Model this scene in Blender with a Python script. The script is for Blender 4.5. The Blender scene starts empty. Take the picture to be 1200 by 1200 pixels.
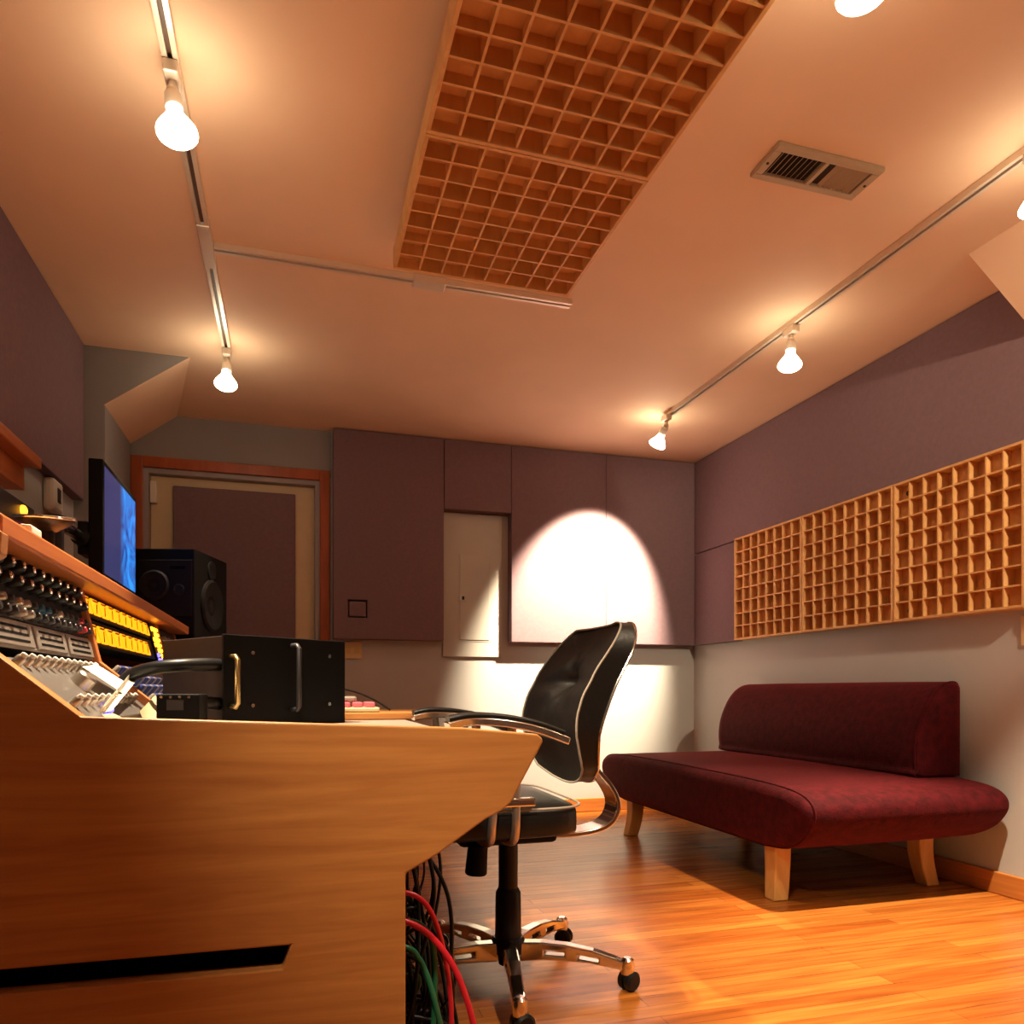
import bpy, bmesh, math, random
from mathutils import Vector, Matrix
random.seed(7)
R = math.radians
scn = bpy.context.scene
COL = scn.collection

# ------------------------------------------------------------------ materials
def new_mat(name):
    m = bpy.data.materials.new(name); m.use_nodes = True
    nt = m.node_tree; b = nt.nodes['Principled BSDF']
    return m, nt, b

def mat(name, col, rough=.5, metal=0., spec=.5, var=.0, nscale=20, bump=0., bscale=200, sheen=0., coat=0., emit=None, estr=0.):
    m, nt, b = new_mat(name)
    b.inputs['Base Color'].default_value = (*col, 1)
    b.inputs['Roughness'].default_value = rough
    b.inputs['Metallic'].default_value = metal
    b.inputs['Specular IOR Level'].default_value = spec
    if sheen:
        b.inputs['Sheen Weight'].default_value = sheen
        b.inputs['Sheen Roughness'].default_value = .4
        b.inputs['Sheen Tint'].default_value = (1, .14, .14, 1)
    if coat:
        b.inputs['Coat Weight'].default_value = coat
    if emit:
        b.inputs['Emission Color'].default_value = (*emit, 1)
        b.inputs['Emission Strength'].default_value = estr
    tc = nt.nodes.new('ShaderNodeTexCoord')
    if var:
        n = nt.nodes.new('ShaderNodeTexNoise'); n.inputs['Scale'].default_value = nscale; n.inputs['Detail'].default_value = 5
        nt.links.new(tc.outputs['Object'], n.inputs['Vector'])
        cr = nt.nodes.new('ShaderNodeValToRGB')
        cr.color_ramp.elements[0].position = .3; cr.color_ramp.elements[1].position = .7
        cr.color_ramp.elements[0].color = (*[c * (1 - var) for c in col], 1)
        cr.color_ramp.elements[1].color = (*[min(1, c * (1 + var)) for c in col], 1)
        nt.links.new(n.outputs['Fac'], cr.inputs['Fac'])
        nt.links.new(cr.outputs['Color'], b.inputs['Base Color'])
    if bump:
        n2 = nt.nodes.new('ShaderNodeTexNoise'); n2.inputs['Scale'].default_value = bscale; n2.inputs['Detail'].default_value = 2
        nt.links.new(tc.outputs['Object'], n2.inputs['Vector'])
        bp = nt.nodes.new('ShaderNodeBump'); bp.inputs['Strength'].default_value = bump; bp.inputs['Distance'].default_value = .003
        nt.links.new(n2.outputs['Fac'], bp.inputs['Height'])
        nt.links.new(bp.outputs['Normal'], b.inputs['Normal'])
    return m

def wood(name, c1, c2, stretch=(1.2, 14, 14), rough=.35, spec=.4, c3=None):
    m, nt, b = new_mat(name)
    tc = nt.nodes.new('ShaderNodeTexCoord')
    mp = nt.nodes.new('ShaderNodeMapping'); mp.inputs['Scale'].default_value = stretch
    nt.links.new(tc.outputs['Object'], mp.inputs['Vector'])
    n = nt.nodes.new('ShaderNodeTexNoise'); n.inputs['Scale'].default_value = 2.2; n.inputs['Detail'].default_value = 7
    n.inputs['Roughness'].default_value = .62; n.inputs['Distortion'].default_value = .6
    nt.links.new(mp.outputs['Vector'], n.inputs['Vector'])
    cr = nt.nodes.new('ShaderNodeValToRGB')
    cr.color_ramp.elements[0].position = .3; cr.color_ramp.elements[1].position = .72
    cr.color_ramp.elements[0].color = (*c1, 1); cr.color_ramp.elements[1].color = (*c2, 1)
    nt.links.new(n.outputs['Fac'], cr.inputs['Fac'])
    nt.links.new(cr.outputs['Color'], b.inputs['Base Color'])
    b.inputs['Roughness'].default_value = rough; b.inputs['Specular IOR Level'].default_value = spec
    return m

def floor_mat():
    m, nt, b = new_mat('strip_floor')
    tc = nt.nodes.new('ShaderNodeTexCoord')
    br = nt.nodes.new('ShaderNodeTexBrick')
    br.inputs['Scale'].default_value = 1.; br.inputs['Brick Width'].default_value = 1.1; br.inputs['Row Height'].default_value = .057
    br.inputs['Mortar Size'].default_value = .0008; br.inputs['Bias'].default_value = 0.
    br.inputs['Color1'].default_value = (.40, .105, .016, 1); br.inputs['Color2'].default_value = (.56, .195, .034, 1)
    br.inputs['Mortar'].default_value = (.16, .05, .012, 1); br.offset = .37
    nt.links.new(tc.outputs['Object'], br.inputs['Vector'])
    mp = nt.nodes.new('ShaderNodeMapping'); mp.inputs['Scale'].default_value = (1.5, 22, 1)
    nt.links.new(tc.outputs['Object'], mp.inputs['Vector'])
    n = nt.nodes.new('ShaderNodeTexNoise'); n.inputs['Scale'].default_value = 2.; n.inputs['Detail'].default_value = 6
    n.inputs['Distortion'].default_value = .5
    nt.links.new(mp.outputs['Vector'], n.inputs['Vector'])
    cr = nt.nodes.new('ShaderNodeValToRGB')
    cr.color_ramp.elements[0].position = .3; cr.color_ramp.elements[1].position = .7
    cr.color_ramp.elements[0].color = (.55, .48, .42, 1); cr.color_ramp.elements[1].color = (1, 1, 1, 1)
    nt.links.new(n.outputs['Fac'], cr.inputs['Fac'])
    mx = nt.nodes.new('ShaderNodeMix'); mx.data_type = 'RGBA'; mx.blend_type = 'MULTIPLY'; mx.inputs['Factor'].default_value = 1
    nt.links.new(br.outputs['Color'], mx.inputs['A']); nt.links.new(cr.outputs['Color'], mx.inputs['B'])
    nt.links.new(mx.outputs['Result'], b.inputs['Base Color'])
    b.inputs['Roughness'].default_value = .27; b.inputs['Specular IOR Level'].default_value = .5
    return m

def screen_mat():
    m, nt, b = new_mat('blue_screen')
    tc = nt.nodes.new('ShaderNodeTexCoord')
    n = nt.nodes.new('ShaderNodeTexNoise'); n.inputs['Scale'].default_value = 7; n.inputs['Detail'].default_value = 6
    n.inputs['Distortion'].default_value = 1.5
    nt.links.new(tc.outputs['Object'], n.inputs['Vector'])
    cr = nt.nodes.new('ShaderNodeValToRGB')
    cr.color_ramp.elements[0].position = .35; cr.color_ramp.elements[1].position = .68
    cr.color_ramp.elements[0].color = (.008, .014, .10, 1); cr.color_ramp.elements[1].color = (.018, .16, .50, 1)
    nt.links.new(n.outputs['Fac'], cr.inputs['Fac'])
    sx = nt.nodes.new('ShaderNodeSeparateXYZ'); nt.links.new(tc.outputs['Object'], sx.inputs['Vector'])
    mr = nt.nodes.new('ShaderNodeMapRange'); mr.inputs['From Min'].default_value = -.02; mr.inputs['From Max'].default_value = .05
    mr.inputs['To Min'].default_value = .0; mr.inputs['To Max'].default_value = 1.
    nt.links.new(sx.outputs['Y'], mr.inputs['Value'])
    mx = nt.nodes.new('ShaderNodeMix'); mx.data_type = 'RGBA'
    mx.inputs['A'].default_value = (.016, .017, .055, 1)
    nt.links.new(mr.outputs['Result'], mx.inputs['Factor']); nt.links.new(cr.outputs['Color'], mx.inputs['B'])
    nt.links.new(mx.outputs['Result'], b.inputs['Emission Color'])
    b.inputs['Emission Strength'].default_value = 1.0
    b.inputs['Base Color'].default_value = (.01, .01, .015, 1); b.inputs['Roughness'].default_value = .25
    return m

M = dict(
    ceiling=mat('ceiling_paint', (.84, .60, .41), .75, var=.03, nscale=3, bump=.05, bscale=150),
    wall=mat('grey_wall_paint', (.48, .475, .46), .7, var=.03, nscale=4),
    shadedwall=mat('shaded_grey_wall_paint', (.27, .265, .26), .75, var=.03, nscale=4),  # same wall grey, darkened to paint in shade on pier and door header
    purple=mat('plum_fabric', (.205, .135, .152), .9, spec=.1, var=.06, nscale=60, bump=.35, bscale=420),
    floor=floor_mat(),
    base=wood('baseboard_wood', (.42, .13, .025), (.60, .22, .05), (14, 1.2, 14), .35),
    basex=wood('baseboard_wood_long', (.42, .13, .025), (.60, .22, .05), (1.2, 14, 14), .35),
    deskwood=wood('desk_veneer', (.34, .125, .034), (.50, .225, .062), (1.1, 16, 16), .42, .35),
    shelfwood=wood('hutch_wood', (.36, .10, .028), (.52, .16, .045), (12, 1.2, 12), .35),
    divwood=wood('divider_wood', (.40, .12, .035), (.55, .19, .06), (12, 12, 2), .35),
    trimwood=wood('door_trim_wood', (.30, .065, .018), (.44, .10, .028), (9, 9, 1.5), .35),
    pine=wood('pine_lattice', (.62, .32, .11), (.76, .45, .18), (8, 8, 2), .5, .3),
    pinedeep=wood('pine_block', (.50, .22, .07), (.64, .32, .11), (8, 8, 3), .5, .3),
    topgrey=mat('desktop_laminate', (.30, .23, .19), .45, var=.05),
    cream=mat('door_cream_paint', (.62, .49, .30), .5, var=.03),
    jamb=mat('jamb_grey_paint', (.34, .31, .31), .5),
    white=mat('white_plastic', (.75, .70, .62), .4),
    ivory=mat('ivory_plastic', (.70, .52, .26), .4),
    trackwhite=mat('track_white_enamel', (.78, .68, .56), .3, metal=.25),
    trackdark=mat('track_slot', (.10, .05, .03), .5),
    black=mat('black_plastic', (.005, .005, .006), .4, spec=.3),
    blackmat=mat('black_matte', (.004, .004, .0045), .6, spec=.14),
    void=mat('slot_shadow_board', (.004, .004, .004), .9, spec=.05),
    charcoal=mat('charcoal_metal', (.035, .033, .038), .4, metal=.3),
    brownblack=mat('brown_case_side', (.030, .018, .015), .6, spec=.2),
    leather=mat('black_leather', (.0055, .0045, .004), .42, spec=.32, bump=.25, bscale=90),
    piping=mat('grey_piping', (.26, .22, .18), .45),
    chrome=mat('polished_chrome', (.80, .77, .72), .14, metal=1.),
    satin=mat('satin_metal', (.50, .45, .40), .32, metal=.9),
    rackgrey=mat('silver_faceplate', (.40, .36, .32), .38, metal=.6),
    deckgrey=mat('console_deck_metal', (.22, .20, .19), .35, metal=.6),
    brass=mat('brass_handle', (.65, .50, .22), .28, metal=1.),
    red=mat('red_cable_jacket', (.55, .012, .03), .35),
    green=mat('green_cable_jacket', (.01, .13, .06), .35),
    cable=mat('black_cable_jacket', (.006, .0055, .0055), .42, spec=.3),
    pink=mat('pink_keys', (.75, .13, .17), .4),
    bluepl=mat('blue_plastic', (.03, .05, .22), .4),
    bluecap=mat('teal_cap', (.01, .08, .16), .35),
    redcap=mat('red_cap', (.45, .02, .03), .35),
    paper=mat('white_paper', (.80, .76, .66), .7, var=.03),
    manila=mat('manila_paper', (.50, .43, .26), .6),
    velvet=mat('burgundy_velvet', (.043, .0020, .0037), .8, spec=.10, var=.45, nscale=34, bump=.5, bscale=150, sheen=.24),
    leg=wood('sofa_leg_wood', (.55, .27, .07), (.70, .38, .12), (10, 10, 2), .35),
    steel=mat('breaker_cover_paint', (.50, .49, .45), .45, var=.02),
    vent=mat('vent_enamel', (.48, .38, .26), .4),
    ventdark=mat('duct_dark', (.03, .018, .01), .8),
    cone=mat('woofer_cone', (.010, .009, .0095), .6, spec=.2),
    baffle=mat('speaker_baffle', (.009, .008, .0085), .7, spec=.15),
    screen=screen_mat(),
    amber=mat('amber_meter_glow', (.6, .35, .02), .4, emit=(1., .27, .004), estr=.95),
    amberdot=mat('amber_lamp_dot', (.8, .5, .1), .4, emit=(1., .36, .015), estr=2.2),
    bluedot=mat('blue_lamp_dot', (.1, .1, .8), .4, emit=(.15, .12, 1.), estr=1.6),
    reddot=mat('red_lamp_dot', (.8, .02, .1), .4, emit=(1., .02, .10), estr=2.2),
    bulb=mat('lit_bulb', (1, .95, .85), .3, emit=(1., .84, .58), estr=12.5),
)

# ------------------------------------------------------------------ mesh building
class MB:
    def __init__(s): s.bm = bmesh.new()
    def box(s, a, b, bev=0., seg=2):
        t = bmesh.new()
        bmesh.ops.create_cube(t, size=1)
        a = Vector(a); b = Vector(b)
        for v in t.verts:
            v.co = Vector(((a.x + b.x) / 2 + v.co.x * (b.x - a.x), (a.y + b.y) / 2 + v.co.y * (b.y - a.y), (a.z + b.z) / 2 + v.co.z * (b.z - a.z)))
        if bev: bmesh.ops.bevel(t, geom=t.edges[:], offset=bev, segments=seg, profile=.5, affect='EDGES')
        bmesh.ops.recalc_face_normals(t, faces=t.faces[:])
        return s.join(t)
    def join(s, t, M_=None):
        vm = {}
        out = []
        for v in t.verts:
            nv = s.bm.verts.new(M_ @ v.co if M_ else v.co); vm[v] = nv; out.append(nv)
        for f in t.faces:
            try: s.bm.faces.new([vm[v] for v in f.verts])
            except ValueError: pass
        t.free(); return out
    def rings(s, rings, cap=True, closed=False):
        vs = [[s.bm.verts.new(p) for p in r] for r in rings]
        n = len(rings[0]); k = len(vs)
        for i in range(k if closed else k - 1):
            A = vs[i]; B_ = vs[(i + 1) % k]
            for j in range(n):
                try: s.bm.faces.new((A[j], A[(j + 1) % n], B_[(j + 1) % n], B_[j]))
                except ValueError: pass
        if cap and not closed:
            s.bm.faces.new(vs[0][::-1]); s.bm.faces.new(vs[-1])
        return vs
    def tube(s, path, r, n=10, closed=False, flat=None):
        P = [Vector(p) for p in path]; k = len(P); rs = []
        up = None
        for i in range(k):
            if closed: d = (P[(i + 1) % k] - P[i - 1]).normalized()
            else: d = (P[min(i + 1, k - 1)] - P[max(i - 1, 0)]).normalized()
            if up is None:
                up = Vector((0, 0, 1)) if abs(d.z) < .9 else Vector((1, 0, 0))
            u = d.cross(up).normalized(); w = u.cross(d).normalized(); up = w
            ri = r[i] if isinstance(r, (list, tuple)) else r
            rs.append([P[i] + (u * math.cos(2 * math.pi * j / n) + w * math.sin(2 * math.pi * j / n)) * ri for j in range(n)])
        s.rings(rs, True, closed)
    def cyl(s, p0, p1, r0, r1=None, n=20):
        r1 = r0 if r1 is None else r1
        s.lathe(p0, p1, [(0, r0), (1, r1)], n)
    def lathe(s, p0, p1, prof, n=24):
        """profile of (fraction along the axis, radius)"""
        p0 = Vector(p0); p1 = Vector(p1); d = (p1 - p0); L = d.length; d.normalize()
        up = Vector((0, 0, 1)) if abs(d.z) < .9 else Vector((1, 0, 0))
        u = d.cross(up).normalized(); w = u.cross(d).normalized()
        rs = [[p0 + d * (t * L) + (u * math.cos(2 * math.pi * j / n) + w * math.sin(2 * math.pi * j / n)) * max(r, 1e-4) for j in range(n)] for t, r in prof]
        s.rings(rs)
    def poly(s, pts, holes, f0, f1):
        """2-D outline with holes, extruded between mapping f0 and f1 (2-D to 3-D)"""
        t = bmesh.new(); ed = []
        for loop in [pts] + list(holes):
            v = [t.verts.new((p[0], p[1], 0)) for p in loop]
            ed += [t.edges.new((v[i], v[(i + 1) % len(v)])) for i in range(len(v))]
        bmesh.ops.triangle_fill(t, use_beauty=True, use_dissolve=False, edges=ed, normal=(0, 0, 1))
        faces = t.faces[:]
        va = {v: s.bm.verts.new(f0(v.co.x, v.co.y)) for v in t.verts}
        vb = {v: s.bm.verts.new(f1(v.co.x, v.co.y)) for v in t.verts}
        for f in faces:
            s.bm.faces.new([va[v] for v in f.verts]); s.bm.faces.new([vb[v] for v in reversed(f.verts)])
        for e in ed:
            a, b = e.verts
            s.bm.faces.new((va[a], va[b], vb[b], vb[a]))
        t.free()
        bmesh.ops.recalc_face_normals(s.bm, faces=s.bm.faces[:])
    def sphere(s, c, r, n=12, sc=(1, 1, 1)):
        t = bmesh.new(); bmesh.ops.create_uvsphere(t, u_segments=n, v_segments=max(6, n // 2), radius=r)
        s.join(t, Matrix.Translation(c) @ Matrix.Diagonal((*sc, 1)))

def wloc(o):
    p = Vector((0, 0, 0))
    while o: p += o.location; o = o.parent
    return p

def obj(name, mb, m, parent=None, smooth=False, world=True, bev=0., sub=0, ang=35):
    me = bpy.data.meshes.new(name)
    bm = mb.bm
    bmesh.ops.recalc_face_normals(bm, faces=bm.faces[:])
    o = bpy.data.objects.new(name, me); COL.objects.link(o)
    if parent is None:
        xs = [v.co for v in bm.verts]
        c = Vector(((min(v.x for v in xs) + max(v.x for v in xs)) / 2, (min(v.y for v in xs) + max(v.y for v in xs)) / 2, min(v.z for v in xs)))
        for v in bm.verts: v.co -= c
        o.location = c
    else:
        o.parent = parent
        if world:
            c = wloc(parent)
            for v in bm.verts: v.co -= c
    bm.to_mesh(me); bm.free()
    if smooth:
        for p in me.polygons: p.use_smooth = True
        if ang < 180:
            try: me.set_sharp_from_angle(angle=R(ang))
            except Exception: pass
    me.materials.append(M[m] if isinstance(m, str) else m)
    if bev:
        b = o.modifiers.new('bevel', 'BEVEL'); b.width = bev; b.segments = 2; b.limit_method = 'ANGLE'; b.angle_limit = R(30)
    if sub:
        s_ = o.modifiers.new('subdiv', 'SUBSURF'); s_.levels = sub; s_.render_levels = sub
    return o

def tag(o, label=None, cat=None, group=None, kind=None):
    if label: o['label'] = label
    if cat: o['category'] = cat
    if group: o['group'] = group
    if kind: o['kind'] = kind
    return o

def thing(name, loc, label, cat, group=None, rz=0., kind=None):
    o = bpy.data.objects.new(name, None); COL.objects.link(o)
    o.empty_display_size = .05
    o.location = loc; o.rotation_euler = (0, 0, rz)
    return tag(o, label, cat, group, kind)

def copy_tree(o, parent=None):
    c = o.copy(); COL.objects.link(c); c.parent = parent
    for ch in list(o.children): copy_tree(ch, c)
    return c

def boxobj(name, a, b, m, parent=None, bev=0., world=True):
    mb = MB(); mb.box(a, b, bev); return obj(name, mb, m, parent, world=world)

def struct(name, mb, m, **k):
    o = obj(name, mb, m, **k); o['kind'] = 'structure'; return o

def bez(p, n=14):
    """smooth path through the points (Catmull-Rom)"""
    P = [Vector(q) for q in p]; out = []
    Q = [2 * P[0] - P[1]] + P + [2 * P[-1] - P[-2]]
    for i in range(1, len(Q) - 2):
        a, b, c, d = Q[i - 1:i + 3]
        for k in range(n):
            t = k / n
            out.append(.5 * ((2 * b) + (c - a) * t + (2 * a - 5 * b + 4 * c - d) * t * t + (3 * b - a - 3 * c + d) * t ** 3))
    out.append(P[-1]); return out

def sring(c, ax, ay, rx, ry, e, n=28):
    """superellipse ring in the plane of ax, ay"""
    out = []
    for j in range(n):
        a = 2 * math.pi * j / n; ca, sa = math.cos(a), math.sin(a)
        out.append(Vector(c) + Vector(ax) * rx * math.copysign(abs(ca) ** (2 / e), ca) + Vector(ay) * ry * math.copysign(abs(sa) ** (2 / e), sa))
    return out

# ------------------------------------------------------------------ room shell
XL, XR, YB, YF, ZC = -.915, 2.60, 4.43, -1.7, 2.29
b = MB(); b.box((XL - .1, YF - .1, -.06), (XR + .1, YB + .1, 0)); struct('floor', b, 'floor')
b = MB(); b.box((XL - .1, YF - .1, ZC), (XR + .1, YB + .1, ZC + .06)); struct('ceiling', b, 'ceiling')
b = MB(); b.box((XL - .1, YF - .1, 0), (XL, YB + .1, ZC)); struct('wall_left', b, 'wall')
b = MB(); b.box((XR, YF - .1, 0), (XR + .1, YB + .1, ZC)); struct('wall_right', b, 'wall')
b = MB(); b.box((XL, YF - .1, 0), (XR, YF, ZC)); struct('wall_front', b, 'wall')
DX0, DX1, DZ = -.785, .155, 2.0            # door opening
b = MB()
b.box((XL, YB, 0), (DX0, YB + .1, DZ + .02)); b.box((DX1, YB, 0), (.216, YB + .1, DZ + .02)); b.box((.216, YB, 0), (XR, YB + .1, ZC))
struct('wall_back', b, 'wall')
b = MB(); b.box((XL, YB - .004, DZ + .02), (.216, YB + .1, ZC)); struct('wall_header', b, 'shadedwall')
# splayed pier with its sloped head on the left, beside the door
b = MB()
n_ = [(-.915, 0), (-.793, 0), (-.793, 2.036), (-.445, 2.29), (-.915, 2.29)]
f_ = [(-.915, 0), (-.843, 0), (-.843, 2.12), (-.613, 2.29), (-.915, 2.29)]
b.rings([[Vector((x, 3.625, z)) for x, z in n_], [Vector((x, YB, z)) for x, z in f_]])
struct('wall_pier', b, 'shadedwall')
# its sloped soffit is painted like the ceiling
b = MB()
b.rings([[Vector((x, 3.623, z)) for x, z in [(-.793, 2.034), (-.445, 2.289), (-.449, 2.2895), (-.797, 2.036)]],
         [Vector((x, YB, z)) for x, z in [(-.843, 2.118), (-.613, 2.289), (-.617, 2.2895), (-.847, 2.12)]]])
struct('trim_1', b, 'ceiling')
# sloped soffit along the right wall, near the camera
b = MB()
b.rings([[Vector((x, y, z)) for x, z in [(2.245, ZC), (XR, 2.02), (XR, ZC)]] for y in (2.0, YF)])
struct('ceiling_slope', b, 'ceiling')
b = MB(); b.box((XR - .018, YF, 0), (XR, YB, .085), .004); struct('baseboard_right', b, 'base')
b = MB(); b.box((DX1 + .06, YB - .018, 0), (XR - .018, YB, .085), .004); struct('baseboard_back', b, 'basex')

# door_1: cased opening, cream leaf with a fabric panel
d = thing('door_1', (-.315, YB, 0), 'cream door with a plum fabric panel in a reddish wood casing', 'door', kind='structure')
b = MB()
b.box((DX0 - .055, YB - .022, 0), (DX0 + .004, YB, DZ + .055), .004); b.box((DX1 - .004, YB - .022, 0), (DX1 + .052, YB, DZ + .055), .004)
b.box((DX0 + .004, YB - .022, DZ - .004), (DX1 - .004, YB, DZ + .055), .004)
obj('casing', b, 'trimwood', d)
b = MB()
b.box((DX0, YB, 0), (DX0 + .03, YB + .1, DZ)); b.box((DX1 - .03, YB, 0), (DX1, YB + .1, DZ)); b.box((DX0 + .03, YB, DZ - .03), (DX1 - .03, YB + .1, DZ))
obj('jamb', b, 'jamb', d)
boxobj('door_leaf', (DX0 + .032, YB + .05, .01), (DX1 - .032, YB + .095, DZ - .032), 'cream', d, .003)
boxobj('fabric_panel', (-.635, YB + .022, .25), (.015, YB + .05, 1.915), 'purple', d, .006)
boxobj('door_closer', (DX0 + .034, YB + .012, 1.81), (DX0 + .068, YB + .05, 1.93), 'white', d, .004)

# ------------------------------------------------------------------ fabric wall panels
YP = 4.345
def panel(a, bb, label, bev=.004):
    mb = MB(); mb.box(a, bb, bev); o = obj('acoustic_panel', mb, 'purple', smooth=False)
    return tag(o, label, 'acoustic panel', 'plum fabric wall panels')
# large one beside the door, with its square cover
t = thing('acoustic_panel', (.54, YB, 1.077), 'tall plum fabric panel right of the door, with a small square hatch', 'acoustic panel', 'plum fabric wall panels')
b = MB()
pts = [(.222, 1.077), (.866, 1.077), (.866, 2.286), (.222, 2.286)]
hole = [(.305, 1.200), (.305, 1.303), (.415, 1.303), (.415, 1.200)]
b.poly(pts, [hole], lambda x, z: Vector((x, YP, z)), lambda x, z: Vector((x, YB - .001, z)))
obj('fabric_board', b, 'purple', t, bev=.005)
boxobj('hatch', (.313, YP + .004, 1.208), (.407, YB - .01, 1.295), 'purple', t, .004)
panel((.869, YP, 1.868), (1.286, YB - .001, 2.286), 'short plum fabric panel above the breaker box')
panel((1.288, YP, 1.077), (1.9175, YB - .001, 2.286), 'plum fabric panel holding most of the white spotlight pool')
panel((1.9185, YP, 1.077), (2.555, YB - .001, 2.286), 'plum fabric panel filling the far right corner of the back wall')
XP = 2.55
panel((XP, 2.02, 1.682), (XR - .001, YP - .003, 2.286), 'long plum fabric panel above the wall diffusers')
panel((XP, 3.862, 1.077), (XR, YP - .003, 1.676), 'small plum fabric panel between the corner and the wall diffusers')
panel((XL + .001, -.6, 1.603), (-.87, 3.606, 2.286), 'long plum fabric panel high on the left wall above the console')
panel((XP, .6, 1.077), (XR - .001, 1.985, 1.98), 'plum fabric panel on the right wall at the near end of the diffusers')

# ------------------------------------------------------------------ lattice diffusers
random.seed(3)
DEPTHS = [[random.choice([.012, .02, .028, .036]) for i in range(8)] for j in range(8)]
def make_diffuser(loc, label, group, S=.606, D=.066):
    """local frame: square in x-y, face at z = 0, depth behind along -z"""
    t = thing('wood_diffuser', loc, label, 'sound diffuser', group)
    h = S / 2; w = .011
    b = MB()
    for sx in (-1, 1):
        b.box((min(sx * h, sx * (h - w)), -h, -D), (max(sx * h, sx * (h - w)), h, 0), .0015)
        b.box((-h + w, min(sx * h, sx * (h - w)), -D), (h - w, max(sx * h, sx * (h - w)), 0), .0015)
    obj('frame', b, 'pine', t, world=False)
    b = MB(); c = (S - 2 * w) / 8; k = .0032
    for i in range(1, 8):
        p = -h + w + i * c
        b.box((p - k, -h + w, -D + .004), (p + k, h - w, -.003))
        b.box((-h + w, p - k, -D + .004), (h - w, p + k, -.0035))
    obj('lattice', b, 'pine', t, world=False)
    b = MB()
    for i in range(8):
        for j in range(8):
            x = -h + w + i * c; y = -h + w + j * c
            b.box((x + .0005, y + .0005, -D), (x + c - .0005, y + c - .0005, -D + DEPTHS[i][j]))
    obj('well_blocks', b, 'pinedeep', t, world=False)
    for sx, sy in ((-1, 1), (-1, -1)):
        b = MB(); i = 0 if sx < 0 else 7; j = 7 if sy > 0 else 0
        z = -D + DEPTHS[i][j]
        b.cyl((sx * (h - w - c / 2), sy * (h - w - c / 2), z - .002), (sx * (h - w - c / 2), sy * (h - w - c / 2), z + .004), .011, n=14)
        obj('mounting_screw', b, 'ventdark', t, world=False)
    return t
zc = (1.084 + 1.682) / 2
GD = 'lattice diffusers on the right wall'
XD = 2.5335
w0 = make_diffuser((XD, 3.555, zc), 'square pine lattice diffuser on the right wall, farthest from the camera', GD)
rotw = Matrix(((0, 0, -1), (-1, 0, 0), (0, 1, 0))).to_euler()      # local z to -x, local y up, local x to -y
w0.rotation_euler = rotw
w1 = copy_tree(w0); w1.location = (XD, 2.944, zc); w1['label'] = 'square pine lattice diffuser in the middle of the wall row above the sofa'
w2 = copy_tree(w0); w2.location = (XD, 2.333, zc); w2['label'] = 'square pine lattice diffuser on the right wall, cut by the picture edge'
GC = 'lattice diffusers on the ceiling'
ZD = 2.150
c0 = copy_tree(w0); c0.location = (.616, 2.105, ZD); c0['label'] = 'pine lattice diffuser hung under the ceiling, nearer the back wall'; c0['group'] = GC
c0.rotation_euler = Matrix(((0, 1, 0), (1, 0, 0), (0, 0, -1))).to_euler()
def hanger(root):
    for sx in (-1, 1):
        for sy in (-1, 1):
            b = MB(); b.cyl((sx * .2, sy * .2, -.0655), (sx * .2, sy * .2, -(ZC - ZD)), .008, n=10)
            obj('hanger', b, 'satin', root, world=False)
hanger(c0)
c1 = copy_tree(c0); c1.location = (.616, 1.497, ZD); c1['label'] = 'pine lattice diffuser hung under the ceiling, nearer the camera'
c1.rotation_euler = Matrix(((0, 1, 0), (-1, 0, 0), (0, 0, -1))).to_euler() if False else c0.rotation_euler

# ------------------------------------------------------------------ ceiling vent
t = thing('ceiling_vent', (1.459, 1.801, ZC), 'cream metal air vent with two louvre fields in the ceiling', 'air vent')
b = MB()
x0, x1, y0, y1 = 1.280, 1.638, 1.733, 1.869
for a, c in (((x0, y0), (x1, y0 + .022)), ((x0, y1 - .022), (x1, y1)), ((x0, y0 + .022), (x0 + .026, y1 - .022)), ((x1 - .026, y0 + .022), (x1, y1 - .022)), ((1.452, y0 + .022), (1.466, y1 - .022))):
    b.box((*a, ZC - .014), (*c, ZC), .003)
obj('frame', b, 'vent', t)
boxobj('duct', (x0 + .02, y0 + .02, ZC - .003), (x1 - .02, y1 - .02, ZC - .0005), 'ventdark', t)
for k in range(2):
    b = MB()
    xa = x0 + .026 + k * .186; n = 9
    for i in range(n):
        x = xa + (i + .5) * .146 / n + .001; s = .0045 if k == 0 else -.0045
        b.rings([[Vector((x - s, yy, ZC - .012)), Vector((x - s + .001, yy, ZC - .012)), Vector((x + s + .001, yy, ZC - .003)), Vector((x + s, yy, ZC - .003))] for yy in (y0 + .022, y1 - .022)])
    obj('louvres', b, 'vent', t)
for x in (x0 + .012, x1 - .012):
    b = MB(); b.cyl((x, 1.801, ZC - .016), (x, 1.801, ZC - .012), .004, n=10); obj('screw', b, 'ventdark', t)

# ------------------------------------------------------------------ lighting tracks
def track(a, c, label, name='lighting_track'):
    a = Vector((*a, ZC)); c = Vector((*c, ZC))
    t = thing(name, ((a + c) / 2), label, 'lighting track', 'white ceiling tracks')
    dx, dy = abs(c.x - a.x), abs(c.y - a.y)
    al = 'y' if dy > dx else 'x'
    def bar(mb, off0, off1, z0, z1, m=.0):
        if al == 'y': mb.box((a.x + off0, min(a.y, c.y) + m, z0), (a.x + off1, max(a.y, c.y) - m, z1))
        else: mb.box((min(a.x, c.x) + m, a.y + off0, z0), (max(a.x, c.x) - m, a.y + off1, z1))
    b = MB(); bar(b, -.018, -.006, ZC - .02, ZC - .0005); bar(b, .006, .018, ZC - .02, ZC - .0005); bar(b, -.006, .006, ZC - .006, ZC - .0005)
    obj('rail', b, 'trackwhite', t)
    b = MB(); bar(b, -.0058, .0058, ZC - .009, ZC - .0062, .002); obj('conductor_slot', b, 'trackdark', t)
    return t
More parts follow.
